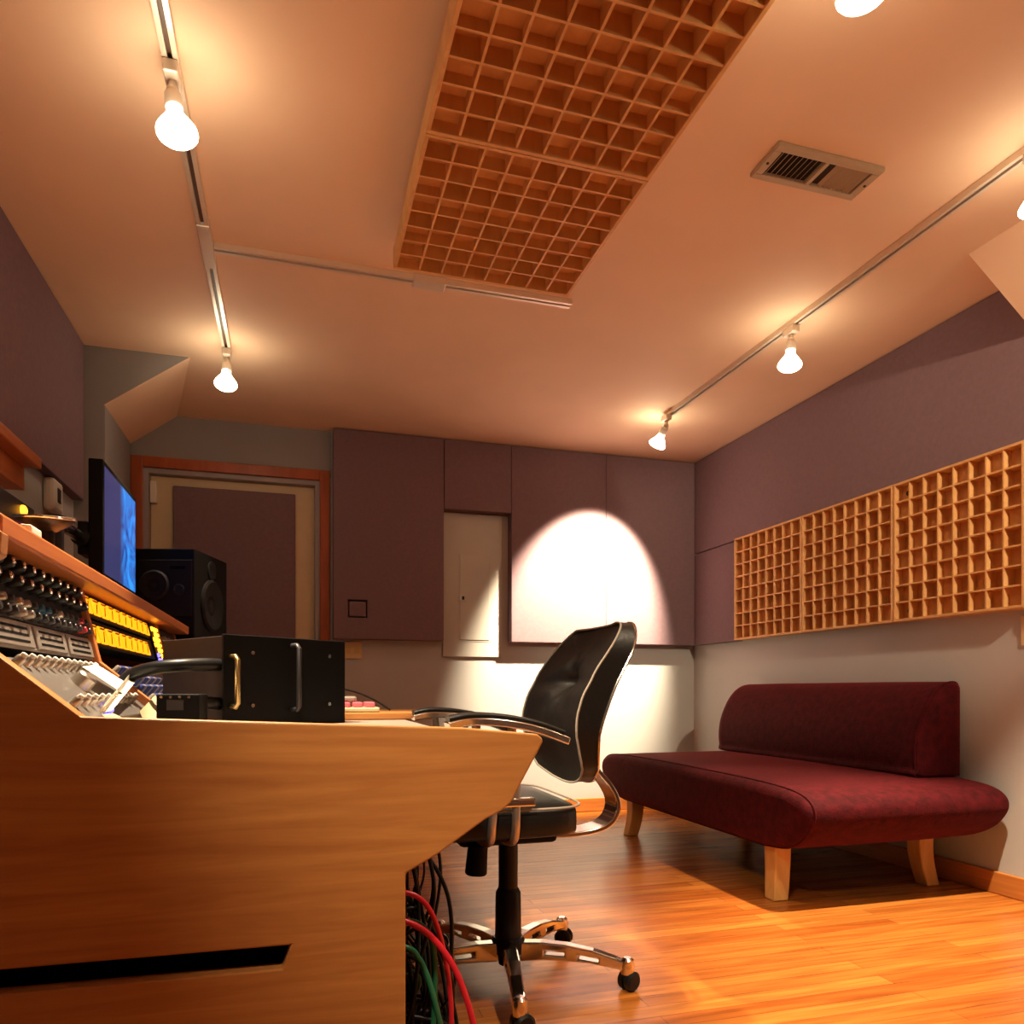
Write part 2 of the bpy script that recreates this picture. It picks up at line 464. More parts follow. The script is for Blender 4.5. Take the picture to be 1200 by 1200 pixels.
TL, TR = -.277, 1.962
tl = track((TL, -.9), (TL, 3.50), 'long white light track along the left side of the ceiling')
boxobj('joint_cover', (TL - .021, 2.55, ZC - .023), (TL + .021, 2.80, ZC - .0005), 'trackwhite', tl, .003)
tr = track((TR, -.9), (TR, 3.66), 'long white light track along the right side of the ceiling')
tx = track((TL + .022, 2.682), (1.034, 2.682), 'short white cross track beside the end of the ceiling diffuser')
boxobj('feed_cover', (.42, 2.655, ZC - .028), (.54, 2.712, ZC - .0005), 'trackwhite', tx, .004)
tn = track((.75, 1.15), (1.35, 1.15), 'white light track over the camera, top edge of the picture')

def lamp(pos, aim, label, power, size, blend=.25, glow=True, near=False):
    """track head: adapter, arm, socket and PAR bulb, aimed at a point"""
    t = thing('track_spotlight', (pos[0], pos[1], ZC - .02), label, 'spotlight', 'track spotlights')
    p = Vector((pos[0], pos[1], ZC - .02)); A = Vector(aim)
    sw = p + Vector((0, 0, -.052))
    dirn = (A - sw).normalized()
    b = MB(); b.box(p + Vector((-.017, -.035, -.03)), p + Vector((.017, .035, .0)), .004); obj('adapter', b, 'trackwhite', t)
    b = MB(); b.tube([p + Vector((0, 0, -.028)), sw + Vector((0, 0, .0))], .009, 12); b.sphere(sw, .014); obj('swivel', b, 'trackwhite', t, smooth=True)
    s0 = sw + dirn * .008; s1 = sw + dirn * .048
    b = MB(); b.lathe(s0, s1, [(0, .014), (.08, .019), (.9, .021), (1, .0195)], 24); obj('socket', b, 'trackwhite', t, smooth=True)
    b = MB(); e = s1 + dirn * .078
    b.lathe(s1 - dirn * .002, e, [(0, .014), (.12, .017), (.3, .022), (.55, .035), (.78, .046), (.86, .047), (.93, .042), (.98, .025), (1, .004)], 28)
    obj('bulb', b, 'bulb', t, smooth=True)
    L = bpy.data.lights.new('spot_beam', 'SPOT'); L.energy = power; L.spot_size = R(size); L.spot_blend = blend
    L.color = (1., .80, .54); L.shadow_soft_size = .03
    lo = bpy.data.objects.new('spot_beam', L); COL.objects.link(lo)
    lo.parent = t; lo.location = e + dirn * .012 - t.location
    lo.rotation_euler = dirn.to_track_quat('-Z', 'Y').to_euler()
    return t
lamp((TL, 1.93), (-.08, 1.66, .6), 'lit track spotlight nearest the camera on the left track', 150, 74, .5)
lamp((TL, 3.46), (-.30, 3.0, 0.7), 'lit track spotlight at the far end of the left track', 20, 70)
lamp((TR - .02, 3.60), (1.80, 4.345, 1.41), 'lit track spotlight at the end of the right track, shining on the back wall', 360, 62, .5)
lamp((TR, 2.58), (1.70, 2.36, .42), 'lit track spotlight midway along the right track, over the sofa', 70, 48, .8)
lamp((TR, 1.53), (1.98, 1.56, 0), 'lit track spotlight cut by the right picture edge', 210, 64, .7)
lamp((1.035, 1.15), (1.12, 1.28, 0), 'lit bulb at the top edge of the picture right of the ceiling diffuser', 40, 76, .6)
lamp((TL, .25), (.34, 1.28, .90), 'track spotlight on the left track behind the camera', 75, 46, 1.)
lamp((TR, .2), (2.55, 2.65, 1.45), 'unseen spotlight added on the right track behind the camera', 70, 48, .6)  # extra unseen lamp, added for light on the diffusers and room bounce

# ------------------------------------------------------------------ back wall fittings
t = thing('breaker_panel', (1.05, YB, .985), 'grey metal breaker box cover with a small latched door', 'breaker box')
boxobj('cover', (.874, YB - .016, .985), (1.245, YB - .0005, 1.862), 'steel', t, .003)
dd = boxobj('door', (.978, YB - .023, 1.088), (1.166, YB - .016, 1.612), 'steel', t, .0025)
boxobj('door_frame', (.968, YB - .0185, 1.078), (1.180, YB - .0162, 1.622), 'steel', t)
la = boxobj('latch', (.972, YB - .029, 1.325), (1.017, YB - .023, 1.362), 'satin', dd, .002)
boxobj('latch_pull', (.990, YB - .032, 1.333), (1.004, YB - .029, 1.354), 'black', dd, .001)
for x in (.886,):
    b = MB(); b.cyl((x, YB - .018, 1.005), (x, YB - .016, 1.005), .005, n=10); obj('screw', b, 'satin', t)

def outlet(a, c, label, axis):
    t = thing('outlet_plate', ((a[0] + c[0]) / 2, (a[1] + c[1]) / 2, a[2]), label, 'wall outlet')
    boxobj('plate', a, c, 'ivory', t, .003)
    for k in (.28, .72):
        if axis == 'y':
            xm = a[0] + (c[0] - a[0]) * k; b = MB(); zc_ = (a[2] + c[2]) / 2
            b.box((xm - .014, a[1] - .002, zc_ - .018), (xm + .014, a[1] + .001, zc_ + .018), .001)
            for q in (-.006, .006): b.box((xm + q - .0015, a[1] - .004, zc_ - .006), (xm + q + .0015, a[1] - .0015, zc_ + .008))
        else:
            ym = a[1] + (c[1] - a[1]) * k; b = MB(); zc_ = (a[2] + c[2]) / 2
            b.box((a[0] - .002, ym - .014, zc_ - .018), (a[0] + .001, ym + .014, zc_ + .018), .001)
        obj('socket', b, 'brass', t)
outlet((.282, YB - .008, .965), (.392, YB - .0005, 1.066), 'ivory outlet plate on the back wall under the panel beside the door', 'y')
outlet((XR - .008, 1.98, .945), (XR - .0005, 2.09, 1.055), 'ivory outlet plate under the wall diffusers at the right picture edge', 'x')

# thermostat and wooden ledge on the left wall
t = thing('thermostat', (XL, 3.24, 1.48), 'small white thermostat with a dark window on the left wall', 'thermostat')
boxobj('housing', (XL, 3.205, 1.472), (-.874, 3.325, 1.598), 'white', t, .014)
boxobj('display', (-.8755, 3.245, 1.51), (-.872, 3.287, 1.566), 'charcoal', t, .001)
t = thing('wall_ledge', (XL, 2.4, 1.45), 'reddish wooden ledge on the left wall above the console', 'shelf')
boxobj('board', (XL + .0005, 1.2, 1.515), (-.80, 2.80, 1.55), 'shelfwood', t, .004)
boxobj('apron', (XL + .0005, 1.2, 1.44), (-.85, 2.80, 1.515), 'shelfwood', t, .003)

# ------------------------------------------------------------------ mixing desk
YD = 1.28
desk = thing('mixing_desk', (.0, 2.3, 0), 'long wooden mixing console desk with a slotted end panel and raised rack hutch', 'desk')
out = [(-.86, .0), (.188, .0), (.188, .462), (.245, .492), (.331, .549), (.362, .563), (.380, .578), (.392, .60), (.440, .685), (.4375, .694), (.429, .6995),
       (.293, .713), (-.313, .739), (-.43, .838), (-.452, .868), (-.455, .95), (-.440, .972), (-.421, .985), (-.419, 1.02), (-.86, 1.02)]
slot = [(-.60, .342), (-.60, .379), (-.003, .3565), (-.0165, .319)]
slot = [(-.62, .326), (-.62, .362), (-.003, .3565), (-.0165, .3185)]
b = MB(); b.poly(out, [slot], lambda x, z: Vector((x, YD, z)), lambda x, z: Vector((x, YD + .032, z)))
sp = obj('end_panel', b, 'deskwood', desk, bev=.009)
boxobj('slot_shade_sheet', (-.66, YD + .05, .27), (.03, YD + .062, .42), 'void', desk)  # near-black sheet painting in the unlit inside of the desk
b = MB()
o2 = [(x if x < .3 else .30, z - (.0 if x < -.2 else .02)) for x, z in out]
o2 = [(-.86, 0), (-.30, 0), (-.30, .45), (.28, .60), (.28, .672), (-.313, .700), (-.44, .845), (-.485, 1.02), (-.86, 1.02)]
b.poly(o2, [], lambda x, z: Vector((x, 3.43, z)), lambda x, z: Vector((x, 3.46, z)))
obj('far_end_panel', b, 'deskwood', desk, bev=.004)
# top shelf of the hutch, back board, base
boxobj('hutch_shelf', (-.86, YD + .034, 1.0205), (-.43, 3.46, 1.055), 'shelfwood', desk, .005)
boxobj('hutch_back', (-.86, YD + .034, .0), (-.84, 3.43, 1.02), 'shelfwood', desk)
boxobj('modesty_panel', (-.52, YD + .07, .0), (-.50, 3.43, .69), 'deskwood', desk)
boxobj('desktop', (-.50, YD + .033, .655), (.335, 3.43, .69), 'topgrey', desk, .006)
# dividers between the rack bays: profile follows the end panel
for yy in (1.945, 2.955):
    b = MB()
    pr = [(-.498, 1.02), (-.456, .838), (-.322, .727), (-.315, .691), (-.46, .691), (-.84, .80), (-.84, 1.02)]
    pr = [(-.476, 1.02), (-.436, .848), (-.305, .738), (-.309, .691), (-.52, .691), (-.83, .80), (-.83, 1.02)]
    b.poly(pr, [], lambda x, z: Vector((x, yy, z)), lambda x, z: Vector((x, yy + .022, z)))
    obj('rack_divider', b, 'divwood', desk, bev=.002)
# sub-shelf for a keypad
boxobj('raised_board', (-.02, 2.26, .6905), (.432, 2.62, .713), 'deskwood', desk, .004)

# slanted frame for the rack gear
GA = Vector((-.487, 0, 1.018)); GBt = Vector((-.447, 0, .847))            # top and bottom of the gear plane
gd = (GBt - GA).normalized(); gn = Vector((-gd.z, 0, gd.x)); gn = gn if gn.x > 0 else -gn
def gp(y, s, o=0.):
    """point on the gear plane: y along the desk, s metres down from the top, o metres out"""
    p = GA + gd * s + gn * o; return Vector((p.x, y, p.z))
def gbox(mb, y0, y1, s0, s1, o0, o1, f=gp):
    P = [[f(y0, s0, o), f(y1, s0, o), f(y1, s1, o), f(y0, s1, o)] for o in (o0, o1)]
    mb.rings(P)
def knob(mb, y, s, r, h, f=gp, r2=None, o=0.):
    mb.lathe(f(y, s, o), f(y, s, o + h), [(0, r), (.85, r2 or r * .9), (1, (r2 or r * .9) * .8)], 14)
def gear(name, y0, y1, s0, s1, m, label, cat='rack unit', group='rack units in the hutch', depth=.15):
    c = gp((y0 + y1) / 2, s1)
    t = thing(name, c, label, cat, group)
    b = MB(); gbox(b, y0, y1, s0, s1, -.004, .0); obj('faceplate', b, m, t, bev=.0015)
    b = MB(); gbox(b, y0 + .012, y1 - .012, s0 + .002, s1 - .002, -depth, -.0042); obj('chassis', b, 'blackmat', t)
    return t
A0, A1 = 1.318, 1.941
t = gear('preamp_unit', A0, A1, .004, .076, 'blackmat', 'black rack unit with two rows of large shiny black knobs, top of the near bay')
for i in range(11):
    for r_ in range(2):
        y = A0 + .04 + i * .053 + r_ * .02
        b = MB(); knob(b, y, .020 + r_ * .030, .0125 if r_ == 0 else .0115, .022); k = obj('knob', b, 'black', t, smooth=True)
        b = MB(); knob(b, y, .020 + r_ * .030, .0065, .003, o=.0215); obj('knob_cap', b, 'chrome', k, smooth=True)
t = gear('equalizer_unit', A0, A1, .078, .118, 'charcoal', 'dark rack unit with silver, blue and red knobs under the black knob rows')
mk = ['charcoal', 'satin', 'charcoal', 'satin', 'satin', 'charcoal', 'bluecap', 'bluecap', 'charcoal', 'satin', 'charcoal', 'charcoal', 'charcoal', 'redcap', 'charcoal']
for i in range(15):
    for r_ in range(2):
        b = MB(); knob(b, A0 + .035 + i * .039 + r_ * .008, .089 + r_ * .018,   .0085, .018)
        k = obj('knob', b, mk[i] if r_ == 0 or i in (3, 4, 13) else 'charcoal', t, smooth=True)
        if mk[i] == 'redcap': k['label'] = 'red knob'
        if mk[i] == 'bluecap': k['label'] = 'blue knob'
t = gear('ventilated_unit', A0, A1, .120, .172, 'rackgrey', 'silver rack unit with slotted air vents in its face')
for q in range(3):
    ya = A0 + .02 + q * .205
    b = MB(); gbox(b, ya, ya + .19, .1245, .1675, 0., .004); obj('vent_plate', b, 'rackgrey', t, bev=.0015)
    for r_ in range(3):
        b = MB(); gbox(b, ya + .022, ya + .165, .131 + r_ * .012, .1355 + r_ * .012, .0038, .0046); obj('vent_slot', b, 'void', t)

# sloping deck: near bay control surface and far bay patch bay
DA = Vector((-.444, 0, .842)); DB = Vector((-.318, 0, .732)); dd_ = (DB - DA).normalized(); dn = Vector((-dd_.z, 0, dd_.x)); dn = dn if dn.z > 0 else -dn
def dp(y, s, o=0.):
    p = DA + dd_ * s + dn * (o - .006); return Vector((p.x, y, p.z))
t = thing('control_surface', dp(1.63, .1), 'sloping grey control surface with rows of white-tipped knobs behind the end panel', 'mixer section', 'sloping console sections')
b = MB(); gbox(b, A0, A1, .004, .166, -.022, 0., dp); obj('faceplate', b, 'deckgrey', t, bev=.002)
for (s, n, m_) in ((.022, 12, 'white'), (.125, 10, 'white')):
    for i in range(n):
        y = A0 + .06 + i * (.50 / n) + (.02 if s > .1 else 0)
        b = MB(); knob(b, y, s, .0085, .016, dp); k = obj('knob', b, 'satin', t, smooth=True)
        b = MB(); knob(b, y, s, .0055, .007, dp, o=.0155); obj('knob_cap', b, m_, k, smooth=True)
b = MB(); knob(b, 1.60, .072, .021, .026, dp); k = obj('knob', b, 'satin', t, smooth=True); k['label'] = 'large silver monitor knob'
b = MB(); b.sphere(dp(1.56, .15, .006), .006); k = obj('indicator_lamp', b, 'bluedot', t, smooth=True)
B0, B1 = 1.969, 2.953
t = thing('patch_bay', dp(2.46, .1), 'sloping patch bay with rows of dark blue plugs behind the wooden divider', 'patch bay', 'sloping console sections')
b = MB(); gbox(b, B0, B1, .004, .166, -.022, 0., dp); obj('faceplate', b, 'charcoal', t, bev=.002)
for r_ in range(4):
    for i in range(16):
        b = MB(); knob(b, B0 + .04 + i * .03, .03 + r_ * .035, .0075, .028, dp); obj('plug', b, 'bluepl' if (i + r_) % 3 else 'rackgrey', t, smooth=True)

# amber meter rows in the far bay
def meter_row(s0, s1, n, label, y0=B0 + .004, pitch=.0845):
    t = thing('meter_bridge', gp(B0 + n * pitch / 2, s1), label, 'meter bridge', 'amber meter rows')
    b = MB(); gbox(b, B0, B1, max(.002, s0 - .012), s1 + .010, -.05, -.002); obj('housing', b, 'blackmat', t)
    for i in range(n):
        ya = y0 + i * pitch
        b = MB(); b.rings([[gp(ya + .004, s0, o), gp(ya + pitch - .022, s0, o), gp(ya + pitch - .010, s1, o), gp(ya + .014, s1, o)] for o in (-.0018, .003)]); m = obj('meter', b, 'amber', t, bev=.001)
        b = MB(); gbox(b, ya + .012, ya + pitch - .026, s0 + .003, s0 + .008, .003, .0042); obj('meter_scale', b, 'brass', m)
        b = MB(); p0 = gp(ya + pitch * .30, s1 - .004, .0036); p1 = gp(ya + pitch * .55, s0 + .012, .0036); b.tube([p0, p1], .0013, 6); obj('needle', b, 'blackmat', m)
    return t
t = meter_row(.009, .050, 10, 'upper row of glowing amber level meters in the far bay')
t2 = meter_row(.080, .124, 9, 'lower row of glowing amber level meters in the far bay')
t = thing('indicator_panel', gp(2.87, .13), 'narrow panel of glowing amber and blue lamps at the end of the meters', 'indicator panel')
b = MB(); gbox(b, 2.825, B1 - .004, .006, .150, -.0015, .0045); obj('faceplate', b, 'blackmat', t)
random.seed(5)
for i in range(3):
    for j in range(7):
        if (i, j) in ((0, 4), (1, 5), (0, 1)): continue
        b = MB(); b.sphere(gp(2.845 + i * .04, .024 + j * .019, .006), .0082, 10); obj('lamp_dot', b, 'bluedot' if (i, j) in ((0, 6), (1, 6), (0, 5)) else 'amberdot', t, smooth=True)
t = gear('blank_panel', 2.981, 3.425, .004, .165, 'brownblack', 'dark blank rack unit in the last bay of the hutch')
for i in range(4):
    b = MB(); knob(b, 3.04 + i * .09, .05, .012, .02); obj('knob', b, 'rackgrey' if i != 2 else 'brass', t, smooth=True)

# ------------------------------------------------------------------ things on the hutch shelf
SZ = 1.0555
t = thing('amplifier_box', (-.73, 2.02, SZ), 'black electronics box with amber and red lamps on the hutch shelf', 'electronics')
boxobj('case', (-.80, 1.62, SZ + .006), (-.66, 2.25, 1.262), 'black', t, .004)
for y in (1.66, 2.21):
    b = MB(); b.cyl((-.73, y, SZ), (-.73, y, SZ + .007), .012, n=12); obj('foot', b, 'blackmat', t)
b = MB(); b.sphere((-.657, 2.155, 1.238), .017, 12, (.5, 1, .8)); obj('amber_lamp', b, 'amberdot', t, smooth=True)
b = MB(); b.sphere((-.657, 2.215, 1.215), .018, 12, (.5, 1.2, .8)); obj('red_lamp', b, 'reddot', t, smooth=True)
t = thing('round_dish', (-.53, 1.88, SZ), 'shallow black dish with a silver rim on a short black stand on the hutch shelf', 'dish')
b = MB(); ctr = Vector((-.53, 1.88, 1.165)); tilt = Vector((0, -.14, 1)).normalized()
b.lathe(ctr - tilt * .03, ctr, [(0, .02), (.3, .036), (.75, .056), (1, .060), (1.02, .054), (.85, .046)], 40); obj('bowl', b, 'black', t, smooth=True)
b = MB(); u = tilt.cross(Vector((1, 0, 0))).normalized(); v = tilt.cross(u)
b.tube([ctr + (u * math.cos(a) + v * math.sin(a)) * .0605 for a in [i * 2 * math.pi / 48 for i in range(48)]], .0035, 8, closed=True); obj('rim', b, 'chrome', t, smooth=True)
b = MB(); b.lathe((-.53, 1.88, SZ), (-.53, 1.88, 1.137), [(0, .04), (.08, .04), (.12, .018), (1, .018)], 20); obj('stand', b, 'blackmat', t, smooth=True)
b = MB(); b.box((-.465, 1.50, SZ), (-.445, 1.56, SZ + .02), .004); o = obj('white_box', b, 'white'); tag(o, 'small white box at the front edge of the hutch shelf', 'box')  # plain white box standing in for a bright reflecting patch

# monitor
t = thing('computer_monitor', (-.64, 3.09, SZ), 'black flat computer monitor with a blue picture, seen edge-on above the hutch', 'monitor')
boxobj('casing', (-.668, 2.82, 1.165), (-.622, 3.37, 1.573), 'blackmat', t, .005)
boxobj('screen', (-.6225, 2.838, 1.183), (-.6205, 3.352, 1.553), 'screen', t)
b = MB(); b.box((-.705, 2.835, 1.245), (-.6682, 2.93, 1.36), .006); b.cyl((-.688, 2.80, 1.30), (-.688, 2.86, 1.30), .03, n=18); obj('mount', b, 'black', t)
b = MB(); b.tube(bez([(-.688, 2.81, 1.30), (-.68, 2.70, 1.288), (-.665, 2.58, 1.278), (-.66, 2.50, 1.27), (-.66, 2.44, 1.262)]), .019, 14); obj('arm', b, 'chrome', t, smooth=True)
b = MB(); b.lathe((-.66, 2.43, SZ), (-.66, 2.43, 1.285), [(0, .06), (.05, .06), (.07, .022), (.85, .022), (.87, .03), (1, .03)], 20); obj('post', b, 'black', t, smooth=True)

# loudspeaker on its stand, turned like the photo shows
al = math.atan(257 / 865.)
LS = thing('loudspeaker', (-.486, 3.668, 1.0), 'black studio loudspeaker beyond the end of the console', 'loudspeaker', rz=-al)
hw, hd = .135, .182
b = MB(); b.box((-hw, -hd, 0), (hw, hd, .394), .004); obj('cabinet', b, 'blackmat', LS, world=False)
b = MB(); b.box((-hw + .028, -hd - .006, .10), (hw - .008, -hd, .345), .003); bf = obj('baffle', b, 'baffle', LS, world=False)
b = MB(); b.lathe((-.035, -hd - .004, .235), (-.035, -hd - .016, .235), [(0, .066), (.5, .066), (1, .058), (.9, .050), (-.3, .018), (.1, .016), (.3, .002)], 32); obj('woofer', b, 'cone', LS, world=False, smooth=True)
b = MB(); b.box((.035, -hd - .009, .305), (.10, -hd - .006, .318), .001); obj('slot_port', b, 'void', LS, world=False)
b = MB(); b.lathe((.070, -hd - .005, .215), (.070, -hd - .011, .215), [(0, .026), (.6, .026), (1, .02), (.4, .014), (.7, .002)], 24); obj('dome', b, 'cone', LS, world=False, smooth=True)
b = MB(); b.lathe((hw - .001, .0, .165), (hw + .014, .0, .165), [(0, .118), (.5, .118), (1, .108), (.9, .095), (-.2, .03), (.1, .028), (.4, .002)], 36); obj('side_woofer', b, 'cone', LS, world=False, smooth=True)
b = MB(); b.lathe((hw - .001, .0, .325), (hw + .008, .0, .325), [(0, .045), (.6, .045), (1, .035), (.4, .02), (.9, .002)], 24); obj('tweeter', b, 'cone', LS, world=False, smooth=True)
t = thing('speaker_stand', (-.486, 3.668, 0), 'black stand carrying the loudspeaker at the end of the console', 'stand', rz=-al)
b = MB(); b.box((-.11, -.14, .982), (.11, .14, .9995), .003); obj('top_plate', b, 'black', t, world=False)
b = MB(); b.cyl((0, 0, .02), (0, 0, .985), .035, n=20); obj('column', b, 'black', t, world=False, smooth=True)
b = MB(); b.box((-.12, -.14, 0), (.12, .14, .022), .004); obj('base_plate', b, 'black', t, world=False)

# ------------------------------------------------------------------ things on the desktop
TZ = .6905
ang = math.atan2(.578, .816)
RC = thing('rack_case', (-.157, 1.893, TZ), 'black rack case with brass and black handles on the desktop', 'rack case', rz=ang)
W, Dp, Hh = .357, .30, .225
b = MB(); b.box((.0, .006, .006), (W, Dp, Hh - .004), .002); obj('case', b, 'brownblack', RC, world=False)
b = MB(); b.box((-.004, -.004, .0), (W + .004, .006, Hh), .002); obj('front_plate', b, 'blackmat', RC, world=False)
def handle(x, z0, z1, m, lab):
    mb = MB(); mb.tube([(x, -.003, z0), (x, -.026, z0), (x, -.034, z0 + .008), (x, -.034, z1 - .008), (x, -.026, z1), (x, -.003, z1)], .0065, 12)
    o = obj('handle', mb, m, RC, world=False, smooth=True); o['label'] = lab
handle(.014, .050, .170, 'brass', 'brass handle'); handle(.188, .040, .205, 'charcoal', 'dark metal handle')
for x in (.072, .305):
    for z in (.052, .182):
        b = MB(); b.cyl((x, -.0035, z), (x, -.008, z), .005, n=10); obj('screw', b, 'chrome', RC, world=False, smooth=True)
t = thing('power_supply', (-.235, 1.77, TZ), 'low black electronics unit with a row of glint dots left of the rack case', 'electronics')
boxobj('case', (-.275, 1.70, TZ), (-.19, 1.85, .772), 'blackmat', t, .003)
boxobj('face_label', (-.255, 1.6988, .738), (-.222, 1.7000, .760), 'charcoal', t)
for i in range(4):  # chrome pegs standing in for a row of reflected highlight dots
    b = MB(); b.cyl((-.265 + i * .018, 1.7005, .766), (-.265 + i * .018, 1.696, .766), .003, n=10); obj('screw', b, 'chrome', t, smooth=True)
def loom(pts, r, label):
    mb = MB(); mb.tube(bez(pts, 10), r, 14); o = obj('cable_loom', mb, 'black', smooth=True); return tag(o, label, 'cable loom', 'thick black cable looms')
loom([(-.385, 1.90, .792), (-.35, 1.88, .818), (-.30, 1.86, .832), (-.25, 1.86, .838), (-.20, 1.885, .841), (-.168, 1.912, .841)], .0155, 'thick black cable loom arching from the patch bay to the rack case')
loom([(-.30, 1.90, .722), (-.27, 1.88, .738), (-.24, 1.872, .748), (-.20, 1.885, .750), (-.172, 1.91, .748)], .0155, 'thick black cable loom lying lower, under the arching one')

# papers
def sheet(name, quad, m, label, cat='paper', curl=.006):
    q = [Vector(p) for p in quad]; nrm = (q[1] - q[0]).cross(q[3] - q[0]).normalized(); n = 8; mb = MB(); g = []
    for side in (0, 1):
        g.append([[mb.bm.verts.new(q[0].lerp(q[1], i / n).lerp(q[3].lerp(q[2], i / n), j / n) + nrm * (curl * math.sin(i / n * 3.1) * (.4 + .6 * j / n) + side * .0012)) for j in range(n + 1)] for i in range(n + 1)])
    for i in range(n):
        for j in range(n):
            mb.bm.faces.new((g[1][i][j], g[1][i + 1][j], g[1][i + 1][j + 1], g[1][i][j + 1])); mb.bm.faces.new((g[0][i][j], g[0][i][j + 1], g[0][i + 1][j + 1], g[0][i + 1][j]))
    for i in range(n):
        for jj in (0, n):
            mb.bm.faces.new((g[0][i][jj], g[0][i + 1][jj], g[1][i + 1][jj], g[1][i][jj])); mb.bm.faces.new((g[0][jj][i], g[0][jj][i + 1], g[1][jj][i + 1], g[1][jj][i]))
    o = obj(name, mb, m, smooth=True); return tag(o, label, cat, 'papers on the console')
q = [dp(1.63, .045, .026), dp(1.79, .03, .026), dp(1.87, .10, .026), dp(1.69, .125, .026)]
sheet('paper_card', q, 'paper', 'white printed card lying on the sloping control surface')
sheet('paper_strip', [(-.37, 1.995, .835), (-.36, 2.03, .822), (-.315, 1.50, .745), (-.318, 1.44, .752)], 'paper', 'crumpled white paper strip leaning across the wooden divider', curl=.014)
sheet('folded_leaflet', [(-.315, 1.93, .768), (-.25, 1.92, .722), (-.268, 1.735, .700), (-.312, 1.73, .735)], 'manila', 'beige folded leaflet at the foot of the wooden divider', curl=.012)
sheet('note_paper', [(-.312, 1.40, .738), (-.280, 1.39, .712), (-.280, 1.47, .712), (-.312, 1.48, .738)], 'manila', 'beige note paper just behind the top edge of the end panel', curl=.004)

# pink keypad
t = thing('button_keypad', (.09, 2.34, .7135), 'small keypad with pink buttons on the raised board behind the rack case', 'keypad')
boxobj('body', (.02, 2.27, .7135), (.255, 2.38, .728), 'manila', t, .004)
for i in range(6):
    for j in range(2):
        boxobj('button', (.028 + i * .037, 2.275 + j * .05, .7281), (.028 + i * .037 + .028, 2.275 + j * .05 + .040, .744), 'pink', t, .003)
b = MB(); b.box((.10, 2.325, .7445), (.19, 2.375, .762), .006); obj('grey_lid', b, 'rackgrey', t)
mb = MB(); mb.tube(bez([(.02, 2.45, .716), (.06, 2.45, .778), (.15, 2.45, .785), (.24, 2.44, .757), (.305, 2.42, .716)], 12), .003, 8)
tag(obj('thin_wire', mb, 'cable', smooth=True), 'thin black wire looping over the pink keypad', 'wire')

# ------------------------------------------------------------------ office chair
CH = thing('office_chair', (.557, 1.911, 0), 'black leather office chair with chrome arms and a five-star base', 'office chair')
yc = 1.911
# seat cushion
b = MB(); rs = []
N = 16
for i in range(N + 1):
    f = i / N; x = .20 + f * .50
    e_ = min(1, math.sqrt(max(0, 1 - (2 * f - 1) ** 8)) + .001)
    hw_ = (.235 + .01 * math.sin(f * 3.1)) * (.55 + .45 * e_)
    zt = .461; th = .0425 * (.45 + .55 * e_)
    rs.append(sring((x, yc, zt), (0, 1, 0), (0, 0, 1), hw_, th, 6., 40))
b.rings(rs); obj('seat', b, 'leather', CH, smooth=True, ang=60)
b = MB()
pp = []
for i in range(40):
    a = 2 * math.pi * i / 40; ca, sa = math.cos(a), math.sin(a)
    pp.append((.45 + .248 * math.copysign(abs(ca) ** .35, ca), yc + .2445 * math.copysign(abs(sa) ** .35, sa), .496))
b.tube(pp, .003, 8, closed=True); obj('seat_piping', b, 'piping', CH, smooth=True)
# backrest
prof = [(.565, .700, .734), (.61, .684, .727), (.673, .668, .725), (.715, .670, .738), (.76, .684, .755), (.80, .700, .772), (.845, .730, .797), (.884, .759, .818), (.92, .787, .832), (.953, .813, .843)]
def pint(z):
    for (z0, a0, b0), (z1, a1, b1) in zip(prof, prof[1:]):
        if z <= z1: f = (z - z0) / (z1 - z0); return a0 + (a1 - a0) * f, b0 + (b1 - b0) * f
    return prof[-1][1:]
b = MB(); rs = []; NZ, NY = 60, 48
def bw(f):
    k = max(0., (f - .76) / .24); q = max(0., (.10 - f) / .10)
    return .222 * (.62 + .38 * math.sqrt(max(0., 1 - min(1, k) ** 2))) * (.90 + .10 * min(1, f / .3)) * (1 - .14 * q * q)
def backpt(f, u):
    """front and back surface points at height f and width u in -1..1"""
    drop = .030 * (1 - u * u) * max(0, 1 - f / .25) - .0 
    z = .560 + f * .398 - drop
    xf, xb = pint(max(.565, min(.953, z)))
    y = yc + u * bw(f)
    cyv = .022 * (1 - u * u)                              # curve: the middle sits farther back
    pad = .012 * (1 - abs(u) ** 4) * math.sin(math.pi * f)
    th_ = math.atan2((z - .80) / .05, u / .25); rr = math.hypot((z - .80) / .05, u / .25)
    tuft = .040 * math.exp(-((u / .24) ** 2) - (((z - .80) / .042) ** 2)) + .014 * math.exp(-((u / .95) ** 2) - (((z - .80) / .018) ** 2)) + .0045 * math.sin(th_ * 7) * rr * math.exp(-rr * .9)
    return Vector((xf + cyv - pad + tuft, y, z)), Vector((xb + cyv + .01 * (1 - abs(u) ** 4), y, z))
for i in range(NZ + 1):
    f = 1 - (1 - i / NZ) ** 1.7
    fr = []; bk = []
    for j in range(NY + 1):
        u = -1 + 2 * j / NY; p, q = backpt(f, u); fr.append(p); bk.append(q)
    rs.append(fr + bk[::-1])
b.rings(rs); obj('backrest', b, 'leather', CH, smooth=True, ang=50)
b = MB(); E30 = [1 - (1 - i / 30) ** 1.7 for i in range(31)]; lp = [backpt(e, -1)[0] for e in E30] + [backpt(1, -1 + 2 * j / 16)[0] for j in range(1, 16)] + [backpt(e, 1)[0] for e in E30[::-1]] + [backpt(0, 1 - 2 * j / 16)[0] for j in range(1, 16)]
b.tube([p + Vector((-.002, 0, 0)) for p in lp], .0028, 8, closed=True); obj('front_piping', b, 'piping', CH, smooth=True)
